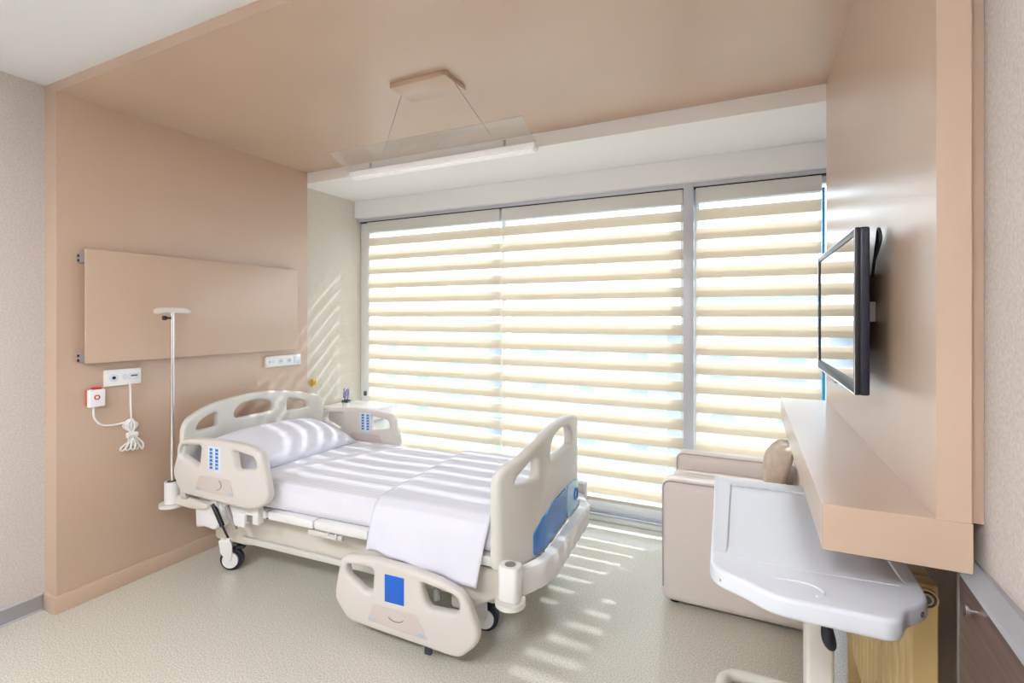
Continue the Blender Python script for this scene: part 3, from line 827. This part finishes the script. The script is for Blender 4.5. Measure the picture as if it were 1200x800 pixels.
for x in (ax0 + .06, ax1 - .06):
    for y in (-.29, .29): obj('foot', cyl((x, y, 0), (x, y, .025), .025, n=12), 'black', ac)
c = obj('cushion', pillow_bm(.26, .36, .12, 18, 18), 'cushion_fabric', None, 80)
c.location = (.160, 3.05, .697); c.rotation_euler = (0, math.radians(-72), 0)
tag(c, 'soft beige cushion leaning in the armchair', 'cushion')

# ------------------------------------------------------------------ overbed table
tb = thing('overbed_table', 'white overbed table with a moulded tray top on a cream column', 'table', (.115, 1.60, 0), math.radians(1.5))
tz = .895
def T(pts): return [(x - .115, y - 1.60) for x, y in pts]
top_out = round_poly(T([(-.105, 2.03), (-.094, 1.325), (-.072, 1.290), (-.015, 1.262), (.018, 1.232), (.055, 1.218), (.245, 1.213), (.268, 1.228), (.284, 1.275), (.318, 1.308), (.344, 1.345), (.346, 1.45), (.335, 2.03)]), .03, 5)
tt = obj('tray_top', extrude_poly(top_out, tz - .046, tz, .010, 4), 'table_white', tb, 50)
rim_out = round_poly(T([(-.1035, 2.0285), (-.0925, 1.330), (-.055, 1.330), (-.048, 1.955), (.300, 1.955), (.310, 1.340), (.343, 1.350), (.3445, 1.45), (.3335, 2.0285)]), .012, 4)
bm = extrude_poly(rim_out, tz - .004, tz + .0055, .0055, 4)
cut(bm, 1, [1.33 - 1.60 + .02 * k for k in range(1, 14)])
for v_ in bm.verts:                      # the raised border runs out towards the near end
    k = min(1.0, max(0.0, (v_.co.y + 1.60 - 1.335) / .16)); k = k * k * (3 - 2 * k)
    v_.co.z -= (1 - k) * .0075
obj('rim', bm, 'table_white', tt, 50)
cp = [(.085 + .055 * math.cos(a) - .115, 1.275 + .034 * math.sin(a) - 1.60, tz - .0012) for a in [PI * (-.25 + 1.0 * k / 24) for k in range(25)]]
obj('cup_ridge', tube(cp, .0042, 8), 'table_white', tt)
obj('step_ridge', tube([(x - .115, y - 1.60, tz - .0022) for x, y in ((-.05, 1.378), (.12, 1.368), (.30, 1.378))], .0032, 6), 'table_white', tt)
for x, y, dx, dy in ((-.066, 1.2925, -.44, -.90), (.322, 1.316, .70, -.71)):
    a = Vector((x - .115, y - 1.60, tz - .024)); d = Vector((dx, dy, 0))
    sc_ = obj('screw', cyl(a - d * .006, a + d * .0025, .0065, n=16), 'chrome', tt)
    obj('screw_recess', cyl(a + d * .0024, a + d * .0029, .0035, n=12), 'gunmetal', sc_)
obj('column', box(.035, .105, .05, .13, .06, tz - .046, .012, 3), 'table_cream', tb)
kn = obj('height_lever', cyl((.070, .02, .73), (.076, .0, .665), .005, n=8), 'gunmetal', tb)
bm = bmesh.new(); bmesh.ops.create_uvsphere(bm, u_segments=18, v_segments=12, radius=1)
bmesh.ops.transform(bm, matrix=Matrix.Translation((.081, .0, .628)) @ Matrix.Rotation(math.radians(-10), 4, 'Y') @ Matrix.Diagonal((.017, .013, .043, 1)), verts=bm.verts)
for v_ in bm.verts:
    k = (.628 - v_.co.z) / .043; v_.co.x = .081 + (v_.co.x - .081) * (1 + .25 * k)
obj('lever_grip', bm, 'navy_black', kn)
lp = round_poly([(-.20, -.20), (.09, -.20), (.09, .62), (-.20, .62)], .09, 6)
obj('base_frame', tube([(x, y, .045) for x, y in lp], .022, 12, True), 'table_cream', tb)
obj('base_bar', box(.03, .112, -.20, .62, .024, .066, .01), 'table_cream', tb)
for x, y in ((-.17, -.12), (.09, -.12), (-.17, .54), (.09, .54)):
    obj('castor', cyl((x, y - .012, .024), (x, y + .012, .024), .024, n=16), 'rubber', tb)

# ------------------------------------------------------------------ radiator
rd = thing('radiator', 'pale yellow sectional radiator under the beige shelf', 'radiator', (.385, 2.035, 0))
first = None
for k in range(17):
    y = -.50 + .0605 * k
    if first is None:
        first = obj('section', box(-.030, .025, -.0255, .0255, .215, .855, .006, 3), 'radiator_paint', rd); first.location = (0, y, 0)
    else: share('section', first, rd, (0, y, 0))
obj('header_pipe', box(-.022, .018, -.528, .50, .80, .845, .012), 'radiator_paint', rd)
obj('header_pipe', box(-.022, .018, -.528, .50, .225, .26, .012), 'radiator_paint', rd)
pl = obj('end_plug', cyl((-.002, -.530, .825), (-.002, -.538, .825), .024, n=24), 'radiator_paint', rd)
obj('plug_ring', tube([(-.002 + .017 * math.cos(a), -.539, .825 + .017 * math.sin(a)) for a in [2 * PI * k / 24 for k in range(24)]], .003, 6, True), 'gunmetal', pl)
obj('plug_core', cyl((-.002, -.538, .825), (-.002, -.543, .825), .009, n=16), 'gunmetal', pl)
for y in (-.40, .38):
    obj('bracket', box(.025, .1445, y - .015, y + .015, .30, .33), 'gunmetal', rd)
    obj('foot', box(-.02, .02, y - .015, y + .015, 0, .225, .004), 'radiator_paint', rd)

# ------------------------------------------------------------------ ceiling lamps of the room behind the viewer
for i, (x, y, w) in enumerate(((-2.2, -.9, 'far from'), (-.55, -.9, 'near'))):
    cl = thing('ceiling_light', 'square recessed ceiling light behind the viewer, ' + ('left one' if i == 0 else 'right one'), 'ceiling light', (x, y, ZC), group='recessed ceiling lights')
    obj('light_frame', plate([(-.31, -.31), (.31, -.31), (.31, .31), (-.31, .31)], [[(-.285, -.285), (.285, -.285), (.285, .285), (-.285, .285)]], .02, .003, 2), 'white_plastic', cl).rotation_euler = (PI / 2, 0, 0)
    cl.location.z = ZC - .0105
    obj('diffuser', box(-.284, .284, -.284, .284, -.004, .002), 'panel_glow', cl)
